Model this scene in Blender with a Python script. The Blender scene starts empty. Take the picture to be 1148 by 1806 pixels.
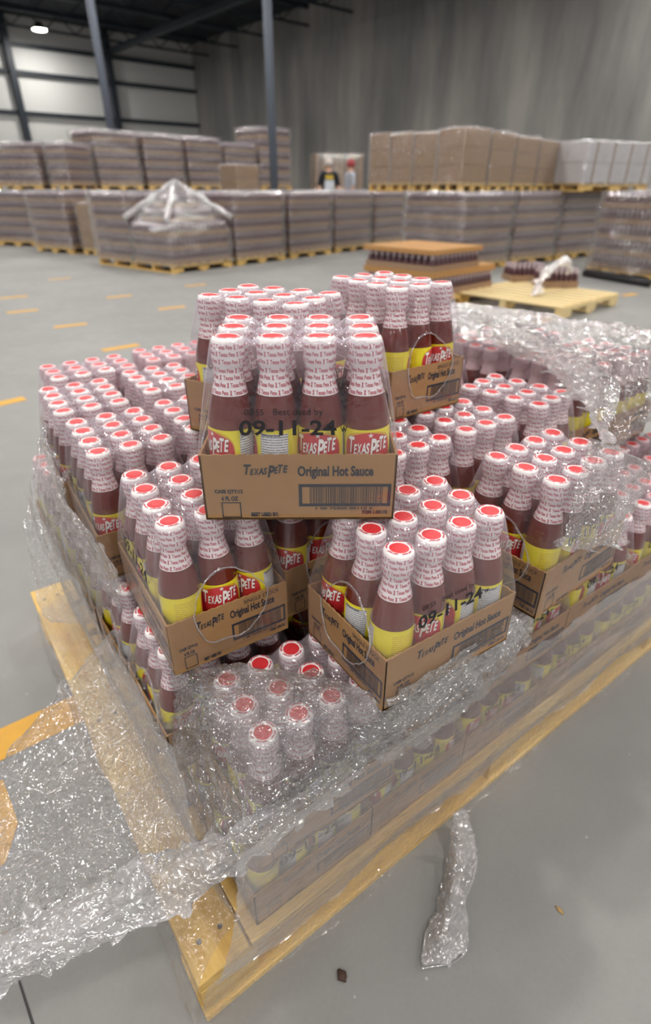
import bpy, bmesh, math, random
from mathutils import Vector, Matrix, noise
random.seed(7)
SC = bpy.context.scene
COL = SC.collection
R = math.radians

# ------------------------------------------------------------------ camera
CAMZ = 1.1174
PITCH, FPX = R(30.5), 969.5
cd = bpy.data.cameras.new('camera'); cam = bpy.data.objects.new('camera', cd); COL.objects.link(cam)
cd.sensor_fit = 'VERTICAL'; cd.sensor_height = 36.0; cd.lens = 36.0 * FPX / 1806.0
cd.clip_start = 0.02; cd.clip_end = 300
cam.location = (0, 0, CAMZ); cam.rotation_euler = (math.pi / 2 - PITCH, 0, 0)
cd.dof.use_dof = True; cd.dof.focus_distance = 0.70; cd.dof.aperture_fstop = 3.3
SC.camera = cam

# ------------------------------------------------------------------ world, exposure
w = bpy.data.worlds.new('world'); SC.world = w; w.use_nodes = True
w.node_tree.nodes['Background'].inputs[0].default_value = (0.86, 0.92, 1.0, 1)
w.node_tree.nodes['Background'].inputs[1].default_value = 0.30
SC.view_settings.view_transform = 'Standard'; SC.view_settings.look = 'None'
SC.view_settings.gamma = 1; SC.view_settings.use_curve_mapping = False
SC.view_settings.exposure = 0.2
SC.cycles.use_denoising = True; SC.cycles.use_adaptive_sampling = True; SC.cycles.adaptive_threshold = .06
SC.cycles.transparent_max_bounces = 26
SC.cycles.max_bounces = 6; SC.cycles.diffuse_bounces = 3; SC.cycles.glossy_bounces = 4
SC.cycles.sample_clamp_indirect = 4.0
SC.cycles.caustics_reflective = False; SC.cycles.caustics_refractive = False
LAMP_W = 125.0
CEIL = 8.9
W1 = Vector((math.cos(R(41)), math.sin(R(41)), 0)); W2 = Vector((math.cos(R(-49)), math.sin(R(-49)), 0))
CORNER = Vector((-8.48, 44.67, 0))

# ------------------------------------------------------------------ helpers
def at(X, Y, z):
    """the point of height z that the photograph shows at pixel X, Y"""
    f = Vector((0, math.cos(PITCH), -math.sin(PITCH))); u = Vector((0, math.sin(PITCH), math.cos(PITCH)))
    d = Vector((1, 0, 0)) * (X - 574) - u * (Y - 903) + f * FPX
    return Vector((0, 0, CAMZ)) + d * ((z - CAMZ) / d.z)

class MB:
    def __init__(s): s.v = []; s.f = []; s.m = []; s.sm = []
    def add(s, vs, fs, m=0, smooth=False):
        o = len(s.v); s.v += [tuple(v) for v in vs]
        for f in fs: s.f.append([i + o for i in f]); s.m.append(m); s.sm.append(smooth)
    def box(s, c, d, m=0, rz=0.0, M=None):
        hx, hy, hz = d[0] / 2, d[1] / 2, d[2] / 2
        vs = [Vector((x, y, z)) for x in (-hx, hx) for y in (-hy, hy) for z in (-hz, hz)]
        if rz: vs = [Matrix.Rotation(rz, 3, 'Z') @ v for v in vs]
        vs = [v + Vector(c) for v in vs]
        if M: vs = [M @ v for v in vs]
        s.add(vs, [(0, 1, 3, 2), (4, 6, 7, 5), (0, 4, 5, 1), (2, 3, 7, 6), (0, 2, 6, 4), (1, 5, 7, 3)], m)
    def bar(s, a, b, wx, wy, m=0):
        a, b = Vector(a), Vector(b); d = (b - a).normalized()
        up = Vector((0, 0, 1)) if abs(d.z) < .9 else Vector((1, 0, 0))
        x = d.cross(up).normalized(); y = x.cross(d)
        vs = [p + x * sx * wx / 2 + y * sy * wy / 2 for p in (a, b) for sx, sy in ((-1, -1), (1, -1), (1, 1), (-1, 1))]
        s.add(vs, [(3, 2, 1, 0), (4, 5, 6, 7), (0, 1, 5, 4), (1, 2, 6, 5), (2, 3, 7, 6), (3, 0, 4, 7)], m)
    def lathe(s, prof, n=24, m=0, c=(0, 0, 0), cap=True, smooth=True):
        vs = []; fs = []
        for (r, z) in prof:
            for k in range(n):
                a = 2 * math.pi * k / n; vs.append((c[0] + r * math.cos(a), c[1] + r * math.sin(a), c[2] + z))
        for i in range(len(prof) - 1):
            for k in range(n):
                k2 = (k + 1) % n; fs.append((i * n + k, i * n + k2, (i + 1) * n + k2, (i + 1) * n + k))
        if cap:
            fs.append(tuple(reversed(range(n)))); fs.append(tuple((len(prof) - 1) * n + k for k in range(n)))
        s.add(vs, fs, m, smooth)
    def tube(s, pts, r, n=8, m=0, closed=False):
        pts = [Vector(p) for p in pts]; N = len(pts); vs = []; fs = []
        for i, p in enumerate(pts):
            a = pts[(i - 1) % N] if closed or i > 0 else p; b = pts[(i + 1) % N] if closed or i < N - 1 else p
            d = (b - a).normalized(); up = Vector((0, 0, 1)) if abs(d.z) < .9 else Vector((1, 0, 0))
            x = d.cross(up).normalized(); y = x.cross(d); rr = r[i] if isinstance(r, (list, tuple)) else r
            for k in range(n):
                t = 2 * math.pi * k / n; vs.append(p + x * math.cos(t) * rr + y * math.sin(t) * rr)
        for i in range(N if closed else N - 1):
            j = (i + 1) % N
            for k in range(n):
                k2 = (k + 1) % n; fs.append((i * n + k, i * n + k2, j * n + k2, j * n + k))
        if not closed: fs += [tuple(reversed(range(n))), tuple((N - 1) * n + k for k in range(n))]
        s.add(vs, fs, m, True)
    def mesh(s, name, mats):
        me = bpy.data.meshes.new(name); me.from_pydata(s.v, [], s.f)
        for m in mats: me.materials.append(m)
        for p, mi, sm in zip(me.polygons, s.m, s.sm): p.material_index = mi; p.use_smooth = sm
        me.update(); return me

def link(name, me, parent=None, loc=(0, 0, 0), rot=(0, 0, 0)):
    o = bpy.data.objects.new(name, me); COL.objects.link(o); o.location = loc; o.rotation_euler = rot
    if parent: o.parent = parent
    return o
def tag(o, label=None, cat=None, group=None, kind=None):
    if label: o['label'] = label
    if cat: o['category'] = cat
    if group: o['group'] = group
    if kind: o['kind'] = kind
    return o
def empty(name, loc, rz=0.0):
    o = bpy.data.objects.new(name, None); COL.objects.link(o); o.empty_display_size = .05
    o.location = loc; o.rotation_euler = (0, 0, rz); return o

# ------------------------------------------------------------------ materials
class NT:
    def __init__(s, name):
        s.mat = bpy.data.materials.new(name); s.mat.use_nodes = True; s.t = s.mat.node_tree
        s.t.nodes.clear(); s.out = s.t.nodes.new('ShaderNodeOutputMaterial')
    def n(s, typ, ins=None, **kw):
        nd = s.t.nodes.new(typ)
        for k, v in kw.items(): setattr(nd, k, v)
        for k, v in (ins or {}).items():
            if isinstance(v, bpy.types.NodeSocket): s.t.links.new(v, nd.inputs[k])
            else: nd.inputs[k].default_value = v
        return nd
    def math(s, op, a, b=None, c=None):
        ins = {0: a}
        if b is not None: ins[1] = b
        if c is not None: ins[2] = c
        return s.n('ShaderNodeMath', ins, operation=op).outputs[0]
    def mix(s, f, a, b):
        nd = s.t.nodes.new('ShaderNodeMix'); nd.data_type = 'RGBA'
        for i, v in ((0, f), (6, a), (7, b)):
            if isinstance(v, bpy.types.NodeSocket): s.t.links.new(v, nd.inputs[i])
            else: nd.inputs[i].default_value = v if i == 0 else (*v, 1) if len(v) == 3 else v
        return nd.outputs[2]
    def noise(s, vec, scale, detail=3, rough=.5, out=0):
        return s.n('ShaderNodeTexNoise', {'Vector': vec, 'Scale': scale, 'Detail': detail, 'Roughness': rough}).outputs[out]
    def obj(s): return s.n('ShaderNodeTexCoord').outputs['Object']
    def scale(s, vec, sc): return s.n('ShaderNodeMapping', {'Vector': vec, 'Scale': sc}).outputs[0]
    def ramp(s, f, stops):
        r = s.n('ShaderNodeValToRGB', {0: f}); e = r.color_ramp.elements
        while len(e) < len(stops): e.new(.5)
        for x, (p, c) in zip(e, stops): x.position = p; x.color = (*c, 1)
        return r.outputs[0]
    def bump(s, h, strength=.3, dist=.01):
        return s.n('ShaderNodeBump', {'Height': h, 'Strength': strength, 'Distance': dist}).outputs[0]
    def pbr(s, color, rough=.5, metal=0.0, normal=None, coat=0.0, spec=.5, **kw):
        ins = {'Base Color': color if isinstance(color, bpy.types.NodeSocket) else (*color, 1), 'Roughness': rough, 'Metallic': metal,
               'Coat Weight': coat, 'Specular IOR Level': spec}
        if normal: ins['Normal'] = normal
        ins.update(kw)
        b = s.n('ShaderNodeBsdfPrincipled', ins); s.t.links.new(b.outputs[0], s.out.inputs[0]); return s.mat

def simple(name, c, rough=.5, **kw): return NT(name).pbr(c, rough, **kw)

def M_sauce():
    t = NT('hot_sauce_in_glass'); n = t.noise(t.obj(), 25, 3)
    c = t.mix(n, (.115, .012, .005), (.17, .022, .008))
    return t.pbr(c, .12, coat=.5, spec=.5)
def M_seal():
    t = NT('printed_neck_seal'); o = t.obj(); s = t.n('ShaderNodeSeparateXYZ', {0: o})
    ang = t.math('ARCTAN2', s.outputs[1], s.outputs[0]); z = s.outputs[2]
    zz = t.math('ADD', z, t.math('MULTIPLY', ang, .0011))
    c = t.mix(t.noise(o, 90, 3), (.95, .90, .90), (.88, .80, .81))
    return t.pbr(c, .22, coat=.3, normal=t.bump(t.noise(o, 260, 3), .12, .001))
def M_label():
    t = NT('printed_label'); o = t.obj(); s = t.n('ShaderNodeSeparateXYZ', {0: o})
    ang = t.math('ARCTAN2', s.outputs[1], s.outputs[0]); z = s.outputs[2]
    # red shield around angle 0
    q = t.math('ADD', t.math('POWER', t.math('ABSOLUTE', t.math('DIVIDE', ang, 1.12)), 3.0), t.math('POWER', t.math('ABSOLUTE', t.math('DIVIDE', t.math('SUBTRACT', z, .079), .0265)), 3.0))
    red = t.math('LESS_THAN', q, t.math('ADD', .92, t.math('MULTIPLY', t.math('COSINE', t.math('MULTIPLY', ang, 5.0)), .10)))
    edge = t.math('LESS_THAN', q, 1.12)
    pan = t.math('MULTIPLY', t.math('LESS_THAN', t.math('ABSOLUTE', t.math('SUBTRACT', ang, 2.0)), .62), t.math('LESS_THAN', z, .1045))
    ln = t.math('LESS_THAN', t.math('FRACT', t.math('MULTIPLY', z, 330.0)), .3)
    lx = t.math('GREATER_THAN', t.noise(t.n('ShaderNodeCombineXYZ', {0: t.math('MULTIPLY', ang, 14.0), 1: t.math('FLOOR', t.math('MULTIPLY', z, 330.0))}).outputs[0], 1.0, 1), .42)
    small = t.math('MULTIPLY', t.math('MULTIPLY', ln, lx), t.math('LESS_THAN', t.math('ABSOLUTE', t.math('SUBTRACT', ang, -2.1)), .6))
    c = t.mix(t.math('MULTIPLY', small, t.math('LESS_THAN', z, .101)), (.86, .74, .02), (.60, .34, .03))
    c = t.mix(edge, c, (.70, .42, .02)); c = t.mix(red, c, (.58, .03, .035))
    white = t.mix(t.math('MULTIPLY', ln, lx), (.72, .73, .74), (.10, .10, .12))
    c = t.mix(pan, c, white)
    return t.pbr(c, .3, coat=.3)
def M_card(name, a, b):
    t = NT(name); o = t.obj(); n = t.noise(o, 30, 4); fib = t.noise(t.scale(o, (60, 60, 900)), 1, 2)
    c = t.mix(n, a, b); c = t.mix(t.math('MULTIPLY', fib, .12), c, (.1, .06, .03))
    return t.pbr(c, .75, normal=t.bump(fib, .12, .001))
def M_wood():
    t = NT('pine_pallet_wood'); o = t.obj(); w_ = t.noise(t.scale(o, (2.2, 34, 34)), 1.0, 5, .6); big = t.noise(o, 3.0, 3)
    ring = t.math('FRACT', t.math('MULTIPLY', t.noise(t.scale(o, (.9, 9, 9)), 1.0, 2), 9.0))
    c = t.ramp(w_, [(.25, (.60, .34, .09)), (.5, (.80, .53, .17)), (.8, (.90, .68, .28))])
    c = t.mix(t.math('MULTIPLY', ring, .22), c, (.42, .20, .05))
    vor = t.n('ShaderNodeTexVoronoi', {'Vector': t.scale(o, (5, 8, 8)), 'Scale': 1.0}).outputs['Distance']
    c = t.mix(t.math('LESS_THAN', vor, .055), c, (.16, .07, .025))
    return t.pbr(c, .62, normal=t.bump(w_, .3, .003))
def M_floor():
    t = NT('polished_concrete_floor'); o = t.obj(); a = t.noise(o, .8, 5, .6); b = t.noise(o, 9, 6, .6); d = t.noise(o, 120, 3)
    c = t.ramp(a, [(.3, (.23, .228, .224)), (.7, (.32, .315, .308))])
    c = t.mix(t.math('MULTIPLY', b, .35), c, (.17, .168, .165)); c = t.mix(t.math('MULTIPLY', d, .14), c, (.5, .5, .5))
    vor = t.n('ShaderNodeTexVoronoi', {'Vector': o, 'Scale': 16.0, 'Randomness': 1.0}).outputs['Distance']
    c = t.mix(t.math('MULTIPLY', t.math('LESS_THAN', vor, .045), .5), c, (.55, .55, .54))
    return t.pbr(c, t.math('ADD', .42, t.math('MULTIPLY', b, .25)), normal=t.bump(b, .05, .01), spec=.3)
def M_cwall():
    t = NT('tilt_up_concrete_wall'); o = t.obj(); a = t.noise(t.scale(o, (.5, .5, .09)), 1.0, 6, .65); b = t.noise(t.scale(o, (2.6, 2.6, .12)), 1.0, 4)
    c = t.ramp(a, [(.3, (.20, .20, .196)), (.50, (.38, .37, .355)), (.74, (.66, .62, .57))])  # paler patches paint in uneven light on the wall, besides concrete staining
    c = t.mix(t.math('MULTIPLY', b, .45), c, (.18, .177, .172))
    return t.pbr(c, .85)
def M_shrink(name='shrink_film', haze=.065, tint=(.84, .76, .86), gl=.065, rough=.07, bs=90, bst=.25, stretch=(1, 1, 1), low=0.0):
    t = NT(name); o = t.scale(t.obj(), stretch); n1 = t.noise(o, bs, 3); n2 = t.noise(o, bs * .25, 3)
    bmp = t.bump(t.math('ADD', n1, n2), bst, .004)
    lw = t.n('ShaderNodeLayerWeight', {'Blend': .35, 'Normal': bmp}).outputs['Facing']
    g = t.n('ShaderNodeBsdfGlossy', {'Color': (1, 1, 1, 1), 'Roughness': rough, 'Normal': bmp}).outputs[0]
    d = t.n('ShaderNodeBsdfDiffuse', {'Color': (*tint, 1)}).outputs[0]
    tl = t.n('ShaderNodeBsdfTranslucent', {'Color': (*tint, 1)}).outputs[0]
    dd = t.n('ShaderNodeMixShader', {0: .4, 1: d, 2: tl}).outputs[0]
    tr = t.n('ShaderNodeBsdfTransparent', {'Color': (.97, .97, .98, 1)}).outputs[0]
    if low:      # the film lies flat on the tray below its rim and is clearer there
        zz = t.n('ShaderNodeSeparateXYZ', {0: t.obj()}).outputs[2]; haze = t.n('ShaderNodeMapRange', {0: zz, 1: .080, 2: .095, 3: low, 4: haze}).outputs[0]; haze = t.n('ShaderNodeMapRange', {0: zz, 1: .165, 2: .203, 3: haze, 4: .26}).outputs[0]
    hz = t.math('ADD', haze, t.math('MULTIPLY', t.math('POWER', lw, 2.5), .35))
    m1 = t.n('ShaderNodeMixShader', {0: hz, 1: tr, 2: dd}).outputs[0]
    gf = t.math('ADD', gl, t.math('MULTIPLY', t.math('POWER', lw, 3.0), .35))
    m2 = t.n('ShaderNodeMixShader', {0: gf, 1: m1, 2: g}).outputs[0]
    t.t.links.new(m2, t.out.inputs[0]); return t.mat
def M_stretch(name='stretch_film', haze=.17, gl=.30, sc=1.0, hi=1.0, streak=(1, 1, 1)):
    """thin crumpled clear film: creases catch the lamps"""
    t = NT(name); o = t.scale(t.obj(), streak)
    wob = t.n('ShaderNodeVectorMath', {0: o, 1: t.n('ShaderNodeVectorMath', {0: t.noise(o, 14 * sc, 3, out=1), 1: (.05, .05, .05)}, operation='MULTIPLY').outputs[0]}, operation='ADD').outputs[0]
    v1 = t.n('ShaderNodeTexVoronoi', {'Vector': wob, 'Scale': 55.0 * sc}, feature='DISTANCE_TO_EDGE').outputs['Distance']
    v2 = t.n('ShaderNodeTexVoronoi', {'Vector': wob, 'Scale': 150.0 * sc}, feature='F1').outputs['Distance']
    n1 = t.noise(o, 22 * sc, 4, .6)
    h = t.math('ADD', t.math('ADD', t.math('MULTIPLY', v1, 1.0), t.math('MULTIPLY', v2, .35)), t.math('MULTIPLY', n1, 1.3))
    bmp = t.bump(h, hi, .02)
    lw = t.n('ShaderNodeLayerWeight', {'Blend': .3, 'Normal': bmp}).outputs['Facing']
    g = t.n('ShaderNodeBsdfGlossy', {'Color': (1, 1, 1, 1), 'Roughness': .11, 'Normal': bmp}).outputs[0]
    d = t.n('ShaderNodeBsdfDiffuse', {'Color': (.90, .88, .90, 1)}).outputs[0]
    tl = t.n('ShaderNodeBsdfTranslucent', {'Color': (.90, .88, .90, 1)}).outputs[0]
    dd = t.n('ShaderNodeMixShader', {0: .45, 1: d, 2: tl}).outputs[0]
    tr = t.n('ShaderNodeBsdfTransparent', {'Color': (.97, .97, .97, 1)}).outputs[0]
    blot = t.ramp(t.noise(o, 7 * sc, 5, .7), [(.38, (0, 0, 0)), (.70, (1, 1, 1))])
    fac = t.math('ADD', t.math('ADD', haze * .55, t.math('MULTIPLY', blot, haze * 1.2)), t.math('MULTIPLY', t.math('POWER', lw, 2.0), .25))
    m1 = t.n('ShaderNodeMixShader', {0: fac, 1: tr, 2: dd}).outputs[0]
    gf = t.math('ADD', t.math('ADD', gl, t.math('MULTIPLY', blot, .10)), t.math('MULTIPLY', t.math('POWER', lw, 3.0), .30))
    m2 = t.n('ShaderNodeMixShader', {0: gf, 1: m1, 2: g}).outputs[0]
    t.t.links.new(m2, t.out.inputs[0]); return t.mat
def M_emit(name, c, s):
    t = NT(name); e = t.n('ShaderNodeEmission', {0: (*c, 1), 1: s}); t.t.links.new(e.outputs[0], t.out.inputs[0]); return t.mat

sauce, seal, label_m = M_sauce(), M_seal(), M_label()
seal_red = simple('red_seal_print', (.50, .02, .06), .4)
capred = simple('red_cap', (.70, .035, .045), .4)
white_ink = simple('white_lettering', (.92, .90, .88), .4)
dkred_ink = simple('dark_red_lettering', (.30, .01, .02), .4)
card = M_card('kraft_cardboard', (.34, .182, .070), (.43, .24, .10))
card_in = M_card('kraft_cardboard_inside', (.36, .22, .12), (.42, .27, .15))
ink = simple('blue_black_ink', (.018, .022, .035), .6)
date_ink = simple('black_date_ink', (.012, .010, .014), .5)
wood = M_wood(); floor_m = M_floor(); cwall = M_cwall()
film = M_shrink(low=.03); film_rim = M_shrink('shrink_film_rim', haze=.32, gl=.2, tint=(.9, .88, .9))
stretch = M_stretch(); stretch_band = M_stretch('gathered_stretch_film', haze=.52, gl=.38, sc=1.2, hi=.9, streak=(.45, .45, 1.6))
stretch_side = M_stretch('tight_stretch_film', haze=.18, gl=.14, sc=.8, hi=.35, streak=(.22, .22, 1.8))
thin_film = M_stretch('thin_clear_film', haze=.05, gl=.10, sc=.9, hi=.6)
bgfilm = M_stretch('hazy_wrap_film', haze=.10, gl=.13, sc=.18, hi=.9)
bgfilm_clear = M_stretch('clear_wrap_film', haze=.07, gl=.2, sc=.18, hi=.9)
whitefilm = M_stretch('bunched_white_film', haze=.75, gl=.2, sc=.3, hi=.6)
steel = simple('dark_painted_steel', (.035, .045, .06), .5)
column_m = simple('grey_blue_painted_steel', (.12, .14, .18), .5)
panel = simple('pale_insulated_wall_panel', (.88, .88, .86), .6)
ceil_m = simple('dark_roof_deck', (.018, .022, .032), .7)
yellow = (lambda t: t.pbr(t.mix(t.noise(t.obj(), 30, 4), (.78, .40, .03), (.62, .34, .06)), .6))(NT('yellow_floor_paint'))
lampmat = M_emit('lamp_lens', (1.0, .97, .92), 40)

# ------------------------------------------------------------------ the setting
def struct(name, me, parent=None, **kw):
    o = link(name, me, parent, **kw); o['kind'] = 'structure'; return o
m = MB(); m.box((0, 0, -.05), (140, 140, .1)); m = m.mesh('floor', [floor_m])
struct('floor', m)
def wbox(mb, s0, s1, t0, t1, z0, z1, mi=0):
    """box in wall axes: s along the left wall away from the corner (negative = nearer), t along the right wall"""
    P = [CORNER + W1 * s + W2 * t + Vector((0, 0, z)) for s in (s0, s1) for t in (t0, t1) for z in (z0, z1)]
    mb.add(P, [(0, 1, 3, 2), (4, 6, 7, 5), (0, 4, 5, 1), (2, 3, 7, 6), (0, 2, 6, 4), (1, 5, 7, 3)], mi)
m = MB(); wbox(m, -60, 0, -.3, 0, 0, CEIL); wl = struct('wall_left', m.mesh('wall_left', [panel]))
m = MB(); wbox(m, 0, .3, 0, 75, 0, CEIL + .5); struct('wall_right', m.mesh('wall_right', [cwall]))
m = MB(); wbox(m, -60, 0, 0, 75, CEIL, CEIL + .3); ce = struct('ceiling', m.mesh('ceiling', [ceil_m]))
# girts and wall columns
for i, z in enumerate((1.7, 3.2, 4.7, 6.5, 7.7)):
    m = MB(); wbox(m, -60, 0, .0, .22, z - .09, z + .09); struct('trim_%d' % (i + 1), m.mesh('wall_girt', [steel]))
for i, s in enumerate((-5.66, -11.1, -16.6, -22.1)):
    m = MB(); wbox(m, s - .16, s + .16, .0, .4, 0, CEIL); struct('trim_%d' % (i + 6), m.mesh('wall_column', [steel]))
# roof joists
for i in range(11):
    t = 2.0 + i * 3.2; m = MB()
    wbox(m, -44, 0, t - .08, t + .08, CEIL - .18, CEIL - .02); wbox(m, -44, 0, t - .05, t + .05, CEIL - .85, CEIL - .75)
    k = -44.0
    while k < -.8:
        a = CORNER + W1 * k + W2 * t; b = CORNER + W1 * (k + .8) + W2 * t; c = CORNER + W1 * (k + 1.6) + W2 * t
        m.bar(a + Vector((0, 0, CEIL - .15)), b + Vector((0, 0, CEIL - .78)), .05, .05); m.bar(b + Vector((0, 0, CEIL - .78)), c + Vector((0, 0, CEIL - .15)), .05, .05); k += 1.6
    struct('trim_%d' % (i + 10), m.mesh('roof_joist', [steel]))
for i, s in enumerate((-5.5, -14, -22)):
    m = MB(); wbox(m, s - .15, s + .15, 0, 40, CEIL - 1.1, CEIL - .85); struct('trim_%d' % (i + 21), m.mesh('roof_girder', [steel]))
# free-standing steel posts
def post(x, y, r, label):
    m = MB(); m.lathe([(r, .02), (r, CEIL - .8)], 20); root = empty('steel_post', (x, y, 0)); tag(root, label, 'post', 'round steel roof posts')
    link('post_shaft', m.mesh('post_shaft', [column_m]), root)
    m = MB(); m.box((0, 0, .01), (.45, .45, .02)); link('base_plate', m.mesh('base_plate', [column_m]), root)
post(-5.62, 17.5, .10, 'grey round steel roof post behind the left stacks of wrapped pallets')
post(-1.40, 17.5, .11, 'grey round steel roof post rising behind the tall wrapped load in the middle')
# painted floor marks
marks = [((0, 1287), (225, 1180), (0, 1345), None)]
def mark(c, ang, L, Wd, i):
    m = MB(); m.box((0, 0, .001), (L, Wd, .002)); o = struct('trim_%d' % i, m.mesh('floor_mark', [yellow]), loc=(c[0], c[1], 0), rot=(0, 0, R(ang)))
mk = [(10, 710, 45, .22), (125, 574, 34, .30), (213, 613, 40, .30), (40, 549, 34, .3), (303, 543, 34, .3), (210, 523, 34, .3), (25, 524, 34, .3), (105, 492, 34, .3),
      (1114, 665, 20, .16), (955, 567, 30, .2), (1110, 520, 30, .25), (345, 503, 34, .3), (1040, 541, 30, .15)]
for i, (X, Y, a, L) in enumerate(mk):
    mark(at(X, Y, 0), a, L, .085, 30 + i)
a = at(-260, 1405, 0); b = at(200, 1195, 0); d = b - a
m = MB(); nrm = Vector((d.y, -d.x, 0)).normalized() * .095
m.add([a, b, b + nrm, a + nrm], [(0, 3, 2, 1)]); m.v = [(v[0], v[1], .0015) for v in m.v]
struct('trim_50', m.mesh('floor_stripe', [yellow]))
m = MB(); a = at(-90, 1390, 0); b = at(22, 1480, 0); m.add([at(-80, 1395, .0015), at(5, 1375, .0015), at(32, 1450, .0015), at(10, 1520, .0015), at(-80, 1600, .0015)], [(4, 3, 2, 1, 0)])
struct('trim_51', m.mesh('floor_stripe', [yellow]))

m = MB(); m.add([at(30, 1725, .001), at(34, 1725, .001), at(75, 1850, .001), at(68, 1850, .001)], [(3, 2, 1, 0)]); struct('trim_52', m.mesh('floor_joint', [simple('dark_joint_filler', (.05, .05, .05), .8)]))
# ------------------------------------------------------------------ lamps
LA = Vector((-14.4, 36.2, 0))
lm = MB(); lm.lathe([(.16, .30), (.20, .18), (.34, .02), (.36, .0), (.33, .0)], 24, cap=False); lm.lathe([(.16, .30), (.05, .34)], 24, cap=True); lamp_me = lm.mesh('lamp_housing', [steel])
lens = MB(); lens.lathe([(.32, .02), (.30, -.02), (.15, -.04)], 24); lens_me = lens.mesh('lamp_lens', [lampmat])
n_l = 0
for i in range(-1, 9):
    for j in range(-4, 13):
        p = LA + W1 * (-i * 6.4) + W2 * (j * 5.6 + 0.0)
        dcor = (p - CORNER)
        if dcor.dot(W2) < 1 or dcor.dot(W1) > -2: continue
        if p.y < -16 or abs(p.x) > 22 or (p.y > (31 if p.x < -7 else 22) and not (i == 0 and j == 0)): continue
        z = 8.0
        L = bpy.data.lights.new('lamp_light', 'AREA'); L.shape = 'DISK'; L.size = .42; L.energy = LAMP_W; L.color = (1, .965, .91)
        root = empty('high_bay_lamp', (p.x, p.y, z))
        vis = j == 0 and i == 0
        tag(root, 'bright round high bay lamp hanging under the dark roof', 'lamp', 'high bay lamps')
        link('lamp_housing', lamp_me, root); link('lamp_lens', lens_me, root)
        lo = link('lamp_light', L, root, loc=(0, 0, -.06)); n_l += 1
print('lamps', n_l)

# ------------------------------------------------------------------ lettering
_tc = {}
def glyphs(s, bold=.0, shear=0.0):
    key = (s, bold, shear)
    if key in _tc: return _tc[key]
    c = bpy.data.curves.new('t', 'FONT'); c.body = s; c.offset = bold; c.shear = shear; c.resolution_u = 3; c.fill_mode = 'FRONT'
    o = bpy.data.objects.new('t', c); COL.objects.link(o); dg = bpy.context.evaluated_depsgraph_get(); dg.update()
    me = bpy.data.meshes.new_from_object(o.evaluated_get(dg)); vs = [(v.co.x, v.co.y) for v in me.vertices]; fs = [tuple(p.vertices) for p in me.polygons]
    bpy.data.objects.remove(o); bpy.data.curves.remove(c); bpy.data.meshes.remove(me)
    x0 = min(v[0] for v in vs); x1 = max(v[0] for v in vs); y0 = min(v[1] for v in vs); y1 = max(v[1] for v in vs)
    r = ([((x - x0) / (x1 - x0), (y - y0) / (y1 - y0)) for x, y in vs], fs); _tc[key] = r; return r
def put(mb, s, box, mp, mi=0, bold=.0, shear=0.0):
    """lettering s fitted into box (x0,x1,y0,y1) and laid on a surface by mp(x,y)"""
    vs, fs = glyphs(s, bold, shear); x0, x1, y0, y1 = box
    mb.add([mp(x0 + (x1 - x0) * a, y0 + (y1 - y0) * b) for a, b in vs], fs, mi)
def rect(mb, x0, x1, y0, y1, mp, mi=0, n=1):
    for k in range(n):
        a = x0 + (x1 - x0) * k / n; b = x0 + (x1 - x0) * (k + 1) / n
        mb.add([mp(a, y0), mp(b, y0), mp(b, y1), mp(a, y1)], [(0, 1, 2, 3)], mi)
def logo(mb, box, mp, mi=0, bold=.03):
    x0, x1, y0, y1 = box; Wd = x1 - x0; H = y1 - y0
    spec = [('T', 0, .17, .12, 1.0), ('E', .13, .23, .10, .62), ('X', .22, .34, .10, .66), ('A', .32, .44, .12, .72), ('S', .43, .53, .14, .72),
            ('P', .53, .70, -.12, .92), ('E', .68, .78, .20, .80), ('T', .77, .89, .24, .98), ('E', .88, 1.0, .28, .92)]
    for ch, a, b, c, d in spec: put(mb, ch, (x0 + a * Wd, x0 + b * Wd, y0 + c * H, y0 + d * H), mp, mi, bold, .25)

# ------------------------------------------------------------------ the bottle
SB, SCAP, RB = .0555, .050, .0272
HB = .208
prof = [(.020, 0), (.0255, .0015), (.0268, .006), (.0268, .110), (.0262, .119), (.0245, .130), (.0217, .142), (.0190, .152), (.0163, .162), (.0150, .170), (.0150, .200), (.013, .2065)]
m = MB(); m.lathe(prof, 28); bottle_me = m.mesh('sauce_bottle', [sauce])
sp = [(.0207, .1465), (.0193, .152), (.0172, .160), (.0160, .168), (.0159, .176), (.0174, .1785), (.0185, .182), (.0186, .200), (.0181, .2045), (.0164, .2078), (.0125, .2084), (.0113, .2080)]
m = MB(); m.lathe(sp, 28, cap=False)
def seal_r(z):
    for (r0_, z0_), (r1_, z1_) in zip(sp, sp[1:]):
        if z0_ <= z <= z1_: return r0_ + (r1_ - r0_) * (z - z0_) / (z1_ - z0_)
    return sp[0][0]
for k, zr in enumerate((.1480, .1560, .1640, .1715, .1815, .1895, .1972)):
    rr = seal_r(zr + .002); span = .0215 / rr; nrep = int(2 * math.pi / span); step = 2 * math.pi / nrep
    for q in range(nrep):
        a0 = q * step + k * 1.1
        def mp(x, y): return ((seal_r(y) + .00018) * math.cos(x), (seal_r(y) + .00018) * math.sin(x), y)
        put(m, 'Texas', (a0, a0 + step * .42, zr, zr + .0047), mp, 1, .02); put(m, 'Pete', (a0 + step * .48, a0 + step * .76, zr, zr + .0047), mp, 1, .02)
        put(m, 'x', (a0 + step * .83, a0 + step * .93, zr - .0004, zr + .0050), mp, 1, .05)
for q in range(5):
    a0 = q * 2 * math.pi / 5
    def mp(x, y): return (y * math.cos(x), y * math.sin(x), .20855 + (.0160 - y) * .08)
    put(m, 'Texas Pete', (a0, a0 + .95, .0133, .0160), mp, 1, .05)
seal_me = m.mesh('neck_seal', [seal, seal_red])
m = MB(); m.lathe([(.0122, .2060), (.0122, .2078), (.0113, .2081), (.004, .2080)], 24); cap_me = m.mesh('cap', [capred])
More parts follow.
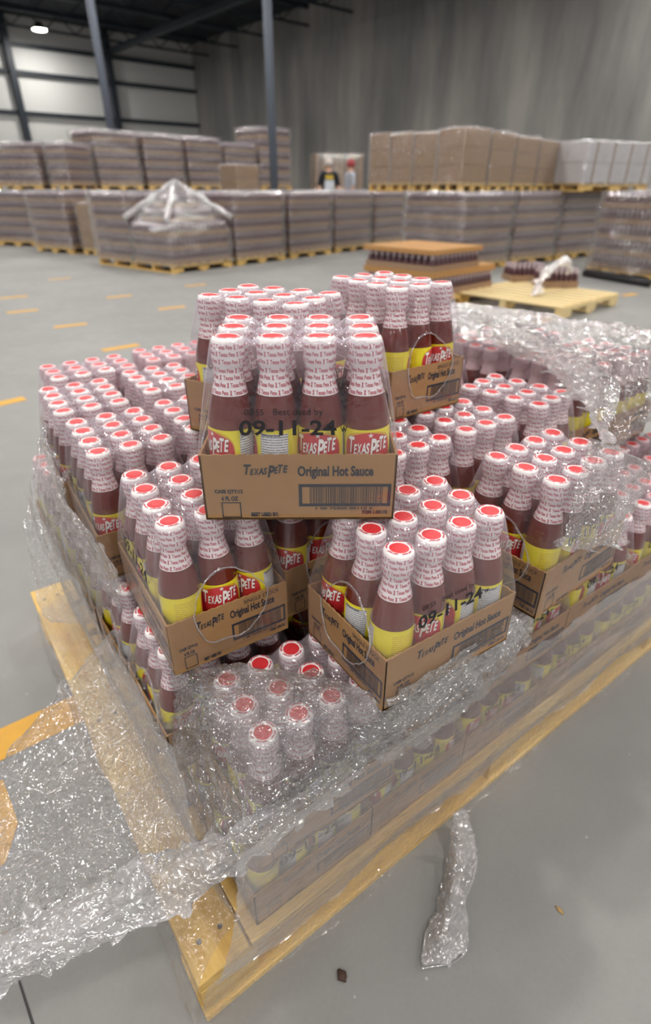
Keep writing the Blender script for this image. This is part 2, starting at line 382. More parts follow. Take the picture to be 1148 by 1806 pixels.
m = MB(); m.lathe([(.02705, .010), (.0271, .0105), (.0271, .1085), (.02705, .109)], 40, cap=False)
def lab(off): return lambda x, y: ((.02715 + off) * math.cos(x), (.02715 + off) * math.sin(x), y)
m2 = MB(); logo(m2, (-.92, .92, .0765, .101), lab(.0001), 2, .075); logo(m2, (-.90, .90, .077, .1005), lab(.0003), 1, .03)
star = []
for k in range(10):
    rr = .0036 if k % 2 == 0 else .0012; aa = math.pi / 2 + k * math.pi / 5; star.append(lab(.0003)(.10 + rr * math.cos(aa) / .0271, .1025 + rr * math.sin(aa)))
m2.add(star, [tuple(range(10))], 1)
put(m2, 'Nutrition Facts', (1.45, 2.25, .1015, .1042), lab(.0002), 3, .02)
m.add(m2.v, [], 0)
o_ = len(m.v) - len(m2.v)
for f, mi in zip(m2.f, m2.m): m.f.append([i + o_ for i in f]); m.m.append(mi); m.sm.append(False)
label_me = m.mesh('label', [label_m, white_ink, dkred_ink, ink])
bproto = link('sauce_bottle', bottle_me)
bproto_parts = [link('neck_seal', seal_me, bproto), link('cap', cap_me, bproto), link('label', label_me, bproto)]
bproto_used = [False]
BOTTLES = []     # (world matrix, label, group)
def spawn_bottle(Mx, label, group):
    if not bproto_used[0]: o = bproto; bproto_used[0] = True
    else:
        o = bproto.copy(); COL.objects.link(o)
        for p in bproto_parts:
            c = p.copy(); COL.objects.link(c); c.parent = o
    o.matrix_world = Mx; tag(o, label, 'bottle', group); return o

# ------------------------------------------------------------------ the case: tray, printing, shrink film, date stamp
HX, HY, TH = .114, .0862, .086
def tray_mesh():
    m = MB(); t = .0025
    m.box((0, 0, .0015), (2 * HX, 2 * HY, .003))
    def wall(a, b, inw):      # wall with a softly scalloped top edge
        a, b = Vector(a), Vector(b); n = 44; vs = []
        for k in range(n + 1):
            f = k / n; p = a.lerp(b, f); z = TH + .0009 * math.sin(k * 2.1) ; q = p + Vector(inw) * t
            vs += [(p.x, p.y, .0), (p.x, p.y, z), (q.x, q.y, z), (q.x, q.y, .0)]
        fs = []
        for k in range(n):
            o = k * 4; q = o + 4
            fs += [(o, q, q + 1, o + 1), (o + 1, q + 1, q + 2, o + 2), (o + 2, q + 2, q + 3, o + 3)]
        fs += [(0, 1, 2, 3), (n * 4 + 3, n * 4 + 2, n * 4 + 1, n * 4)]
        m.add(vs, fs)
    wall((-HX, -HY, 0), (HX, -HY, 0), (0, 1, 0)); wall((HX, -HY, 0), (HX, HY, 0), (-1, 0, 0))
    wall((HX, HY, 0), (-HX, HY, 0), (0, -1, 0)); wall((-HX, HY, 0), (-HX, -HY, 0), (1, 0, 0))
    return m.mesh('tray', [card])
rnd = random.Random(3)
BARS = []; x = .555
while x < .935:
    wd = rnd.choice((.002, .002, .0035, .005)); BARS.append((x, x + wd)); x += wd + rnd.choice((.003, .003, .0045, .006))
def print_mesh():
    m = MB(); e = .0004
    faces = [((-HX, -HY), (1, 0), 2 * HX, (0, -e)), ((HX, -HY), (0, 1), 2 * HY, (e, 0)), ((HX, HY), (-1, 0), 2 * HX, (0, e)), ((-HX, HY), (0, -1), 2 * HY, (-e, 0))]
    for (ox, oy), (dx, dy), Wd, (nx, ny) in faces:
        mp = lambda u, v: (ox + dx * u * Wd + nx, oy + dy * u * Wd + ny, v * TH)
        logo(m, (.222, .447, .69, .865), mp, 0, .035)
        put(m, 'Original Hot Sauce', (.495, .882, .64, .84), mp, 0, .035)
        x0, x1, y0, y1, tx, ty = .498, .978, .215, .565, .017, .045
        rect(m, x0, x1, y1 - ty, y1, mp); rect(m, x0, x1, y0, y0 + ty, mp); rect(m, x0, x0 + tx, y0 + ty, y1 - ty, mp); rect(m, x1 - tx, x1, y0 + ty, y1 - ty, mp)
        for a, b in BARS: rect(m, a, b, y0 + ty, y1 - ty, mp)
        put(m, '1 00 75500 00110 6', (.585, .886, .16, .205), mp, 0, .03); put(m, 'ITEM 1.00110', (.83, .965, .09, .15), mp, 0, .05)
        put(m, 'CASE QTY:12', (.062, .208, .415, .485), mp, 0, .05); put(m, '6 FL OZ', (.094, .182, .31, .38), mp, 0, .05)
        put(m, 'BEST USED BY:', (.243, .388, .055, .122), mp, 0, .05)
        a, b, c, d, q = .090, .192, .04, .285, .006
        rect(m, a, b, c, c + q * 2.4, mp); rect(m, a, b, d - q * 2.4, d, mp); rect(m, a, a + q, c, d, mp); rect(m, b - q, b, c, d, mp)
        if Wd < .2: put(m, 'SINGLE STOCK', (.62, .93, .87, .945), mp, 0, .0)
    return m.mesh('printing', [ink])
FT, FB = .0195, .001     # film offset around the outer caps and around the tray
def ov(a, sx): return 1 + .16 * noise.noise(Vector((math.cos(a) * 1.6, math.sin(a) * 1.6, sx * 3.3))) + .04 * noise.noise(Vector((math.cos(a) * 6, math.sin(a) * 6, sx)))
def film_mesh():
    n_long, n_short, n_arc = 36, 30, 5
    per = []    # (top xy, bottom xy, phase between caps, side id)
    cx, cy = SCAP * 1.5, SCAP; bx, by = HX - .004, HY - .004
    def addside(c0, c1, b0, b1, n, k, nrm, sid):
        for i in range(n):
            s = i / n; t = Vector(c0).lerp(Vector(c1), s) + Vector(nrm) * FT; b = Vector(b0).lerp(Vector(b1), s) + Vector(nrm) * (.004 + FB)
            per.append((t, b, .5 - .5 * math.cos(2 * math.pi * s * k), sid, Vector(nrm)))
    def addarc(c, b, a0):
        for i in range(n_arc):
            a = a0 + math.pi / 2 * i / n_arc; d = Vector((math.cos(a), math.sin(a)))
            per.append((Vector(c) + d * FT, Vector(b) + d * (.004 + FB), 0, -1, d))
    addside((-cx, -cy), (cx, -cy), (-bx, -by), (bx, -by), n_long, 3, (0, -1), 0); addarc((cx, -cy), (bx, -by), -math.pi / 2)
    addside((cx, -cy), (cx, cy), (bx, -by), (bx, by), n_short, 2, (1, 0), 1); addarc((cx, cy), (bx, by), 0)
    addside((cx, cy), (-cx, cy), (bx, by), (-bx, by), n_long, 3, (0, 1), 2); addarc((-cx, cy), (-bx, by), math.pi / 2)
    addside((-cx, cy), (-cx, -cy), (-bx, by), (-bx, -by), n_short, 2, (-1, 0), 3); addarc((-cx, -cy), (-bx, -by), math.pi)
    N = len(per); rings = []
    caps = [((i - 1.5) * SCAP, (j - 1) * SCAP) for i in range(4) for j in range(3)]
    def ztop(x, y):
        d = min(math.hypot(x - a, y - b) for a, b in caps); s = min(1, max(0, (d - .0165) / .018)); s = s * s * (3 - 2 * s)
        return .2096 - .0135 * s
    for k in range(0, 17):
        f = k / 17.0
        rings.append([(p[0].x * f * .93, p[0].y * f * .93, ztop(p[0].x * f * .93, p[0].y * f * .93)) for p in per] if k else None)
    ring_list = rings[1:]
    ring_list.append([(p[0].x * .97, p[0].y * .97, .2090 - .009 * p[2]) for p in per])
    NL = 22
    for k in range(NL + 1):
        f = k / NL; rg = []
        for (t, b, ph, sid, nr) in per:
            q = t.lerp(b, f); dent = .007 * ph * (1 - f) * math.sin(math.pi * min(1, f + .35)) - .0012 * math.sin(math.pi * f)
            q = q - nr * dent; rg.append((q.x, q.y, (.2055 - .006 * ph) * (1 - f) + (TH + .001) * f))
        ring_list.append(rg)
    for z in (.060, .045, .03, .018, .008):
        ring_list.append([(p[1].x, p[1].y, z) for p in per])
    vs = [(0, 0, ztop(0, 0))]; 
    for rg in ring_list: vs += rg
    sid = [9] + [p[3] for rg in ring_list for p in per]
    # oval openings in the two short ends
    dead = [False] * len(vs); vs = [Vector(v) for v in vs]
    for i, v in enumerate(vs):
        if sid[i] in (1, 3):
            ey, ez = v.y / .054, (v.z - .080) / .052; e = math.hypot(ey, ez) / ov(math.atan2(ez, ey), v.x > 0)
            if e < .93 : dead[i] = True
            elif e < 1.09:
                w_ = Vector((v.x, v.y / e, .080 + (v.z - .080) / e)); vs[i] = w_
    fs = []
    for k in range(N): fs.append((0, 1 + k, 1 + (k + 1) % N))
    for r_ in range(len(ring_list) - 1):
        for k in range(N):
            k2 = (k + 1) % N; q = (1 + r_ * N + k, 1 + (r_ + 1) * N + k, 1 + (r_ + 1) * N + k2, 1 + r_ * N + k2)
            if not any(dead[i] for i in q): fs.append(q)
    m = MB(); m.add(vs, fs, 0, True)
    for sx in (-1, 1):
        pts = []
        for k in range(40):
            a = 2 * math.pi * k / 40; o_v = ov(a, sx > 0); y = .054 * o_v * math.cos(a); z = .080 + .052 * o_v * math.sin(a)
            f = min(1, max(0, (.2055 - z) / (.2055 - TH))); xx = (SCAP * 1.5 + FT) * (1 - f) + (HX + FB) * f - .004 * math.sin(math.pi * f)
            pts.append((sx * (xx + .0006), y, z))
        m.tube(pts, [.0011 + .0006 * noise.noise(Vector((p[1] * 60, p[2] * 60, sx))) for p in pts], 6, 1, True)
    me = m.mesh('shrink_film', [film, film_rim]); return me
def date_mesh():
    for sy in (-1,):
        m = MB()
        def mp(x, z):
            f = (z - TH) / (.2055 - TH); y = (HY + FB) * (1 - f) + (SCAP + FT) * f; Wd = 2 * HX * (1 - f) + 2 * (SCAP * 1.5 + FT) * f
            xx = (x - .5) * Wd; return (xx, -(y + .0012), z)
        put(m, '09-11-24', (.20, .70, .109, .1265), mp, 0, .025); put(m, 'w', (.72, .755, .113, .119), mp)
        put(m, '08:55', (.225, .325, .132, .1385), mp); put(m, 'Best used by', (.375, .635, .130, .139), mp)
    return m.mesh('date_stamp', [date_ink])
tray_me, print_me, film_me, date_me = tray_mesh(), print_mesh(), film_mesh(), date_mesh()
case_proto = empty('bottle_case', (0, 0, 0)); tr = link('tray', tray_me, case_proto); pr = link('printing', print_me, tr)
fl = link('shrink_film', film_me, case_proto); dt = link('date_stamp', date_me, fl); dt2 = link('date_stamp', date_me, fl, rot=(0, 0, math.pi)); case_used = [False]
def spawn_case(Mx, label, group):
    if not case_used[0]: o = case_proto; case_used[0] = True
    else:
        o = case_proto.copy(); COL.objects.link(o)
        t = tr.copy(); COL.objects.link(t); t.parent = o; q = pr.copy(); COL.objects.link(q); q.parent = t
        f = fl.copy(); COL.objects.link(f); f.parent = o; q = dt.copy(); COL.objects.link(q); q.parent = f; q = dt2.copy(); COL.objects.link(q); q.parent = f
    o.matrix_world = Mx; tag(o, label, 'case', group)
ROWS = {3: ['front row', 'middle row', 'back row'], 4: ['front row', 'second row', 'third row', 'back row']}
COLS = {3: ['left', 'middle', 'right'], 4: ['leftmost', 'second from left', 'third from left', 'rightmost']}
def case(center, z, ang, long_u, label, short, group, keep=None, tilt=(0, 0), angles=None, film_on=True):
    """a twelve bottle case; long_u: the four bottle side runs along the local x (left to right)"""
    rz = R(ang) + (0 if long_u else math.pi / 2)
    B = Matrix.Translation((center[0], center[1], z)) @ Matrix.Rotation(R(tilt[0]), 4, 'X') @ Matrix.Rotation(R(tilt[1]), 4, 'Y') @ Matrix.Rotation(rz, 4, 'Z')
    spawn_case(B, label, group)
    for i in range(4):
        for j in range(3):
            if long_u: u, v, nu, nv = i, j, 4, 3
            else: u, v, nu, nv = 2 - j, i, 3, 4
            if keep and not keep(u, v): continue
            bx, by = (i - 1.5) * SB, (j - 1) * SB; cx, cy = (i - 1.5) * SCAP, (j - 1) * SCAP
            ty = math.atan2(cx - bx, HB); tx = -math.atan2(cy - by, HB)
            th = angles.get((u, v), None) if angles else None
            th = R(th) if th is not None else random.uniform(-math.pi, math.pi)
            Mx = B @ Matrix.Translation((bx + random.uniform(-.0004, .0004), by + random.uniform(-.0004, .0004), .0032)) @ Matrix.Rotation(tx, 4, 'X') @ Matrix.Rotation(ty, 4, 'Y') @ Matrix.Rotation(th - rz, 4, 'Z')
            BOTTLES.append((Mx, 'red sauce bottle, %s, %s, %s' % (short, ROWS[nv][v], COLS[nu][u]), 'bottles in the ' + short))

# ------------------------------------------------------------------ the load
C0 = Vector((-.183, .333, 0)); PA = R(36.2)
PAa = Vector((math.cos(PA), math.sin(PA), 0)); PAb = Vector((-PAa.y, PAa.x, 0))
def ab(a, b, z=0.0): return C0 + PAa * a + PAb * b + Vector((0, 0, z))
DECK = .130
Z0, Z1, Z2, Z3 = DECK, DECK + .213, DECK + .426, DECK + .639
def fit(x, y, deg, nu, nv):
    t = R(deg); du, dv = (nu - 1) * .025, (nv - 1) * .025
    return (x + math.cos(t) * du - math.sin(t) * dv, y + math.sin(t) * du + math.cos(t) * dv)
G2 = 'loose cases on the upper layer'
top = [ # origin of the fitted cap grid, angle, u, v, name
    (-.191, .574, 32.7, 3, 4, 'front left case', 'front left cardboard tray case with torn oval film opening, below the topmost case'),
    (.083, .515, 33.8, 4, 3, 'front right case', 'front right twelve bottle case whose sharp corner points at the viewer'),
    (.324, .686, 38.5, 4, 3, 'far right case', 'cardboard case marked SINGLE STOCK at the right, two amber bottles bare in its opening'),
    (-.353, .782, 33.3, 3, 4, 'left edge case', 'film wrapped bottle case on the left edge, just behind the front left case'),
    (-.481, .963, 33.2, 3, 4, 'second left edge case', 'film wrapped bottle case on the left edge, second one going back'),
    (-.576, 1.171, 36.3, 4, 3, 'rear left corner case', 'film wrapped bottle case at the rear left corner of the load'),
    (-.351, 1.084, 33.7, 3, 4, 'inner left case', 'film wrapped bottle case between the left edge cases and the upper left case'),
    (-.410, 1.315, 34.9, 4, 3, 'rear middle case', 'film wrapped bottle case at the back, right of the rear left corner case'),
    (.238, .873, 35.1, 3, 4, 'inner right case', 'bottle case behind the far right case, its film shining on top'),
    (.404, 1.000, 45.0, 3, 4, 'turned right case', 'slightly turned bottle case at the right, nearest the crumpled stretch film'),
]
for x, y, d, nu, nv, short, lab_ in top:
    ang = {}
    if short == 'front left case': ang = {(0, 0): 60, (1, 0): -75, (2, 0): -130, (0, 1): 40}
    if short == 'front right case': ang = {(0, 0): 60, (1, 0): -110, (2, 0): 200, (3, 0): 170, (0, 1): 120, (0, 2): 215}
    if short == 'far right case': ang = {(0, 0): 40, (0, 1): -125, (0, 2): 215}
    case(fit(x, y, d, nu, nv), Z2, d, nu == 4, lab_, short, G2, angles=ang)
c = ab(.369, .283); case((c.x, c.y), Z2, 34.5, False, 'half hidden bottle case standing in the gap under the topmost case', 'half hidden gap case', G2, angles={(0, 0): -110, (1, 0): -80})
c = ab(.545, .262); case((c.x, c.y), Z2, 36.5, False, 'bottle case right behind the topmost case, beside the inner right case', 'case beside the topmost', G2)
c = ab(.345, .540); case((c.x, c.y), Z2, 34, False, 'bottle case squeezed left of the upper left tray, going back', 'inner middle case', G2)
far = [(.523, .515, False, 0, 'case under the upper right', 'film wrapped case carrying the upper right case', lambda u, v: v == 0 or u == 2),
       (.715, .515, False, 0, 'case behind the inner right', 'film wrapped bottle case behind the inner right case', None),
       (.93, .575, False, 2, 'case behind the turned case', 'film wrapped bottle case behind the turned right case', None),
       (1.175, .345, False, 0, 'near case of the far end', 'bottle case at the far right end under crumpled film, nearest one', None),
       (1.175, .590, False, 0, 'second case of the far end', 'bottle case at the far right end under crumpled film, second one back', None),
       (1.150, .830, False, 0, 'last case of the far end', 'bottle case at the far right end under crumpled film, rearmost one', None),
       (1.36, .345, False, 0, 'outer near case of far end', 'outermost bottle case at the far right end, near one', None),
       (1.36, .600, False, 0, 'outer far case of far end', 'outermost bottle case at the far right end, further one', None),
       (.94, .83, False, 0, 'rear right case', 'bottle case at the back right, seen beside the upper right case', None)]
for a, b, lu, da, short, lab_, kp in far:
    c = ab(a, b); case((c.x, c.y), Z2, 36.2 + da, lu, lab_, short, G2, keep=kp)
G3 = 'cases stacked on the top'
case((-.032, .660), Z3, .5, True, 'topmost front cardboard tray case, its printed long side facing the viewer', 'topmost front case', G3, angles={(0, 0): -140, (1, 0): -205, (2, 0): -103, (3, 0): -88})
case(fit(-.174, .877, -27.9, 4, 3), Z3, -27.9, True, 'upper left tray case turned away behind the topmost front case', 'upper left case', G3)
case(fit(.118, .951, 36.2, 3, 4), Z3, 35.0, False, 'upper right tray case with oval film opening over two dark bottles', 'upper right case', G3, angles={(0, 0): 30, (1, 0): -10, (2, 0): -95})
G1 = 'cases of the middle layer'
NW = ['one', 'two', 'three', 'four', 'five', 'six']
names_r = ['near corner', 'second along right', 'third along right', 'fourth along right', 'fifth along right', 'right end']
names_i = ['near corner', 'second from near corner', 'third from near corner', 'fourth from near corner', 'fifth from near corner', 'right end']
LW, LD = .2315, .175
for i in range(6):
    for j in range(6):
        if not (j == 0 or i == 0 or (i >= 4 and j == 1) or (i <= 1 and j <= 2)): continue
        if i == 0 and j == 0: c = fit(-.075, .435, 34.1, 4, 3); d = 34.1
        else: q = ab((.222 if i else .188) + i * LW, (.085 if i else .092) + j * LD); c = (q.x, q.y); d = 35.6
        kp = (lambda i, j: (lambda u, v: (j == 0 and (v == 0 or (i <= 2 or i >= 4))) or (i == 0 and (u == 0 or j <= 2)) or (i <= 1 and j <= 1) or (i >= 4 and j == 1)))(i, j)
        nm = 'middle layer ' + names_r[i] if j == 0 else 'middle layer left row ' + NW[j] if i == 0 else 'middle layer inner case'
        nm = {(0, 0): 'middle layer corner case'}.get((i, j), nm)
        full = {True: 'film wrapped case of the middle layer on the right side, ' + names_i[i], False: 'film wrapped case of the middle layer on the left side, row %s from the corner' % NW[j]}[j == 0]
        if j and i: full = 'film wrapped inner case of the middle layer, %s' % ('beside the left side cases' if i <= 1 else 'at the right end') + (', row ' + NW[j])
        if j and i: nm = 'middle layer %s row %s' % ('inner' if i <= 1 else ('inner end' if i == 4 else 'outer end'), NW[j])
        case(c, Z1, d, True, full, nm, G1, keep=kp)
for i in range(6):
    for j in range(6):
        if not (j == 0 or i == 0): continue
        q = ab(.222 + i * LW, .102 + j * LD)
        kp = (lambda i, j: (lambda u, v: (j == 0 and v == 0) or (i == 0 and u == 0)))(i, j)
        side = names_r[i] if j == 0 else 'left row ' + NW[j]
        case((q.x, q.y), Z0, 35.9, True, 'film wrapped case of the lowest layer on the pallet, ' + side, 'lowest layer ' + side, 'cases of the lowest layer', keep=kp)
# bottles: the nearest 300 as things, the rest as one mass
eye = Vector((0, 0, CAMZ))
BOTTLES.sort(key=lambda b: (b[0].translation - eye).length)
print('bottles', len(BOTTLES))
for Mx, l, g in BOTTLES[:300]: spawn_bottle(Mx, l, g)
rest = MB()
lo = MB()
for Mx, l, g in BOTTLES[300:]:
    for me, mi, mats in ((bottle_me, 0, 0), (seal_me, 1, 0), (cap_me, 2, 0)):
        rest.add([Mx @ v.co for v in me.vertices], [tuple(p.vertices) for p in me.polygons], mi, True)
    q = MB(); q.lathe([(.0271, .01), (.0271, .109)], 20, cap=False); rest.add([Mx @ Vector(v) for v in q.v], q.f, 3, True)
ylab = simple('yellow_label', (.86, .74, .02), .35); seal_far = simple('pink_neck_seal', (.78, .55, .58), .3)
if BOTTLES[300:]:
    o = link('sauce_bottles', rest.mesh('sauce_bottles', [sauce, seal_far, capred, ylab])); tag(o, 'remaining red sauce bottles at the far end of the load under film', 'bottles', None, 'stuff')

# ------------------------------------------------------------------ foreground pallet
def pallet_parts(root, La, Lb, h, nb=7, mat=wood, detailed=True, gap=None, swap=False):
    """deck boards run along y, stringers along x"""
    t = .018
    bw = La / nb * .78 if gap is None else (La - gap * (nb - 1)) / nb; st = (La - bw) / (nb - 1)
    parts = []
    for k in range(nb):
        m = MB(); m.box((0, 0, 0), (Lb, bw * (1.0 if 0 < k < nb - 1 else 1.05), t)); me = m.mesh('deck_board', [mat])
        parts.append(link('deck_board', me, root, loc=(bw / 2 + k * st, Lb / 2, h - t / 2), rot=(0, 0, math.pi / 2)))
    for k in range(3):
        m = MB(); y = .02 + (Lb - .04) * k / 2
        # stringer with two fork notches
        L = La; zt, zb, nz = h - t, t, t + .035
        prof_ = [(0, zb), (L * .17, zb), (L * .19, nz), (L * .40, nz), (L * .42, zb), (L * .58, zb), (L * .60, nz), (L * .81, nz), (L * .83, zb), (L, zb), (L, zt), (0, zt)]
        vs = [(a, y - .019, b) for a, b in prof_] + [(a, y + .019, b) for a, b in prof_]; n = len(prof_)
        m.add(vs, [tuple(range(n)), tuple(reversed(range(n, 2 * n)))] + [(i, i + n, (i + 1) % n + n, (i + 1) % n) for i in range(n)])
        link('stringer', m.mesh('stringer', [mat]), root)
    for k in range(5):
        m = MB(); m.box((0, 0, 0), (Lb, .085, t)); link('bottom_board', m.mesh('bottom_board', [mat]), root, loc=(.0425 + (La - .085) * k / 4, Lb / 2, t / 2), rot=(0, 0, math.pi / 2))
root = empty('wooden_pallet', (C0.x, C0.y, 0), PA); tag(root, 'yellow pine pallet carrying the load of sauce cases in the foreground', 'pallet')
def board(name, x0, x1, y0, y1, z0, z1, along_x=True):
    m = MB(); L, Wd = (x1 - x0, y1 - y0) if along_x else (y1 - y0, x1 - x0)
    m.box((0, 0, 0), (L, Wd, z1 - z0)); o = link(name, m.mesh(name, [wood]), root, loc=((x0 + x1) / 2, (y0 + y1) / 2, (z0 + z1) / 2), rot=(0, 0, 0 if along_x else math.pi / 2))
    md = o.modifiers.new('soft edges', 'BEVEL'); md.width = .0025; md.segments = 2; return o
T_ = .018
board('edge_board', 0, .085, 0, 1.11, DECK - T_, DECK, False); board('edge_board', 1.335, 1.42, 0, 1.11, DECK - T_, DECK, False)
nbd = 8; bwd = .115; stp = (1.11 - bwd) / (nbd - 1)
for k in range(nbd): board('deck_board', .089, 1.331, k * stp, k * stp + bwd, DECK - T_, DECK)
for x0 in (0, .66, 1.32): board('cross_board', x0, x0 + .10, .004, 1.106, DECK - 2 * T_, DECK - T_, False)
for x0 in (0, .66, 1.32):
    for y0 in (.004, .505, 1.006): board('block', x0 + .002, x0 + .098, y0, y0 + .10, T_, DECK - 2 * T_)
for y0 in (0, .505, 1.01): board('bottom_board', 0, 1.42, y0, y0 + .10, 0, T_)
m = MB()
for x0, y0 in [(x, k * stp + q) for k in range(nbd) for x in (.12, .70, .73, 1.30) for q in (.03, .085)] + [(x, y) for x in (.025, .06) for y in (.05, .55, 1.05)]:
    m.lathe([(.004, 0), (.004, .0012)], 10, c=(x0, y0, DECK), smooth=False)
nails = link('nail_head', m.mesh('nail_head', [simple('nail_steel', (.12, .11, .10), .5, metal=.6)]), root); nails['kind'] = 'stuff'

# ------------------------------------------------------------------ stretch film
def catmull(p0, p1, p2, p3, t):
    return .5 * ((2 * p1) + (p2 - p0) * t + (2 * p0 - 5 * p1 + 4 * p2 - p3) * t * t + (3 * p1 - p0 - 3 * p2 + p3) * t ** 3)
def curve_at(pts, f):
    n = len(pts) - 1; x = min(max(f, 0), 1) * n; i = min(int(x), n - 1); t = x - i
    return catmull(pts[max(i - 1, 0)], pts[i], pts[i + 1], pts[min(i + 2, n)], t)
def patch(rows, nu, nv, amp=.006, freq=14.0, seed=0, edge=.5, fine=.0015, streak=0.0):
    """a sheet through rows of points, crumpled"""
    m = MB(); vs = []
    for j in range(nv + 1):
        g = j / nv
        for i in range(nu + 1):
            f = i / nu; col = [curve_at(r, f) for r in rows]; p = curve_at(col, g); vs.append(p)
    W_ = nu + 1; nr = []
    for j in range(nv + 1):
        for i in range(W_):
            a = vs[j * W_ + min(i + 1, nu)] - vs[j * W_ + max(i - 1, 0)]; b = vs[min(j + 1, nv) * W_ + i] - vs[max(j - 1, 0) * W_ + i]
            n = a.cross(b); nr.append(n.normalized() if n.length > 1e-9 else Vector((0, 0, 1)))
    out = []
    for k, (p, n) in enumerate(zip(vs, nr)):
        j, i = divmod(k, W_); q = p * freq + Vector((seed * 7.3, seed * 1.7, seed))
        d = noise.noise(q) * amp + abs(noise.noise(q * 2.7)) * amp * .6 + noise.noise(q * 7.0) * fine + noise.noise(q * 16.0) * fine * .5
        if streak: d += streak * noise.noise(Vector((i * .035 + seed, j * .55, seed)))
        e = Vector((0, 0, 0))
        if edge and (j == 0 or j == nv): e = Vector((noise.noise(q * 3), noise.noise(q * 3 + Vector((5, 0, 0))), 0)) * amp * edge * 3
        out.append(p + n * d + e)
    fs = [(j * W_ + i, j * W_ + i + 1, (j + 1) * W_ + i + 1, (j + 1) * W_ + i) for j in range(nv) for i in range(nu)]
    m.add(out, fs, 0, True); return m
root = empty('stretch_wrap', (C0.x, C0.y, 0)); tag(root, 'crumpled clear stretch wrap torn open around the load of sauce cases', 'stretch wrap')
def wrap(name, m, mat, label=None):
    off = Vector(root.location); m.v = [tuple(Vector(v) - off) for v in m.v]
    o = link(name, m.mesh(name, [mat]), root)
    if label: o['label'] = label
    return o
# big front sheet: from the torn top edge over the corner case down to the gathered band
r0 = [at(-140, 1500, .30), at(0, 1345, .33), at(110, 1215, .38), at(207, 1105, .44), at(262, 1130, .50), at(318, 1178, .555), at(400, 1168, .563), at(500, 1180, .565), at(585, 1192, .563), at(640, 1215, .565), at(700, 1232, .585), at(800, 1165, .59), at(905, 1085, .59)]
r1 = [at(-150, 1580, .27), at(0, 1450, .30), at(100, 1330, .33), at(205, 1230, .37), at(290, 1235, .46), at(360, 1245, .565), at(430, 1235, .567), at(515, 1240, .567), at(590, 1245, .566), at(655, 1265, .55), at(715, 1265, .53), at(815, 1190, .54), at(920, 1100, .55)]
r2 = [at(-150, 1660, .26), at(0, 1570, .29), at(110, 1470, .31), at(220, 1400, .33), at(310, 1350, .40), at(390, 1330, .50), at(450, 1325, .555), at(530, 1325, .53), at(600, 1320, .50), at(670, 1310, .49), at(735, 1290, .48), at(830, 1215, .50), at(935, 1115, .52)]
r3 = [at(-150, 1760, .25), at(0, 1690, .28), at(120, 1620, .30), at(235, 1560, .31), at(330, 1510, .36), at(400, 1480, .42), at(470, 1450, .46), at(540, 1410, .44), at(610, 1370, .43), at(680, 1340, .44), at(750, 1305, .45), at(845, 1230, .48), at(945, 1125, .50)]
wrap('front_film_sheet', patch([r0, r1, r2, r3], 190, 100, .009, 13, 1, .8, .0026, .005), stretch)
# gathered band, bright folded film running down from the right side across the corner and out to the left
b0 = [at(-160, 1725, .28), at(0, 1640, .31), at(140, 1560, .33), at(260, 1510, .35), at(350, 1480, .39), at(440, 1430, .46), at(540, 1360, .47), at(640, 1290, .48), at(740, 1210, .50), at(840, 1140, .52), at(930, 1050, .56), at(1010, 950, .59), at(1070, 850, .66)]
b1 = [at(-160, 1760, .30), at(0, 1690, .33), at(140, 1620, .35), at(260, 1560, .37), at(350, 1520, .41), at(440, 1465, .47), at(540, 1400, .47), at(640, 1320, .48), at(740, 1245, .49), at(840, 1170, .51), at(930, 1080, .54), at(1015, 980, .57), at(1090, 870, .62)]
b2 = [at(-160, 1800, .27), at(0, 1745, .30), at(140, 1690, .32), at(250, 1640, .34), at(340, 1590, .37), at(440, 1520, .42), at(540, 1445, .43), at(640, 1360, .44), at(740, 1275, .46), at(840, 1200, .48), at(930, 1110, .51), at(1020, 1010, .54), at(1110, 900, .58)]
wrap('gathered_film_band', patch([b0, b1, b2], 170, 26, .010, 17, 2, .8, .003, .006), stretch_band, 'bright gathered band of stretch film')
# tight film over the right side of the load
def side(a0, a1, z0, z1, b, nn, nz, zf=None):
    return [[ab(a0 + (a1 - a0) * i / nn, b(i / nn, j / nz), (z0 + (z1 - z0) * j / nz)) for i in range(nn + 1)] for j in range(nz + 1)]
rows = [[ab(.02 + 1.42 * i / 8, -.012 - .008 * (i % 2), .135) for i in range(9)], [ab(.03 + 1.40 * i / 8, -.045, .24) for i in range(9)], [ab(.05 + 1.38 * i / 8, -.062, .38) for i in range(9)], [ab(.06 + 1.37 * i / 8, -.072, .52) for i in range(9)]]
wrap('right_side_film', patch(rows, 160, 50, .006, 9, 3, .5, .001, .004), stretch_side)
rows = [[ab(-.012 + 1.44 * i / 10, -.014 - .006 * (i % 3), .035 + .02 * (i % 2)) for i in range(11)], [ab(-.008 + 1.44 * i / 10, -.014, .08) for i in range(11)], [ab(.012 + 1.42 * i / 10, -.008, .138) for i in range(11)]]
wrap('skirt_film', patch(rows, 140, 20, .004, 9, 13, .8, .0008, .002), thin_film)
# left side film from the pallet edge up over the left cases
rows = [[ab(.085, .04 + .98 * i / 6, .142) for i in range(7)], [ab(.062, .03 + .98 * i / 6, .26) for i in range(7)], [ab(.050, .03 + .97 * i / 6, .38) for i in range(7)], [ab(.055, .05 + .95 * i / 6, .50) for i in range(7)]]
wrap('left_side_film', patch(rows, 110, 44, .006, 10, 4, .5, .0014), stretch_side)
rows = [[ab(-.016, -.02 + 1.0 * i / 6, .03) for i in range(7)], [ab(-.008, -.01 + 1.0 * i / 6, .132) for i in range(7)], [ab(.04, .02 + .98 * i / 6, .150) for i in range(7)], [ab(.088, .03 + .98 * i / 6, .160) for i in range(7)]]
wrap('skirt_film', patch(rows, 110, 30, .005, 12, 14, .8, .0014), thin_film)
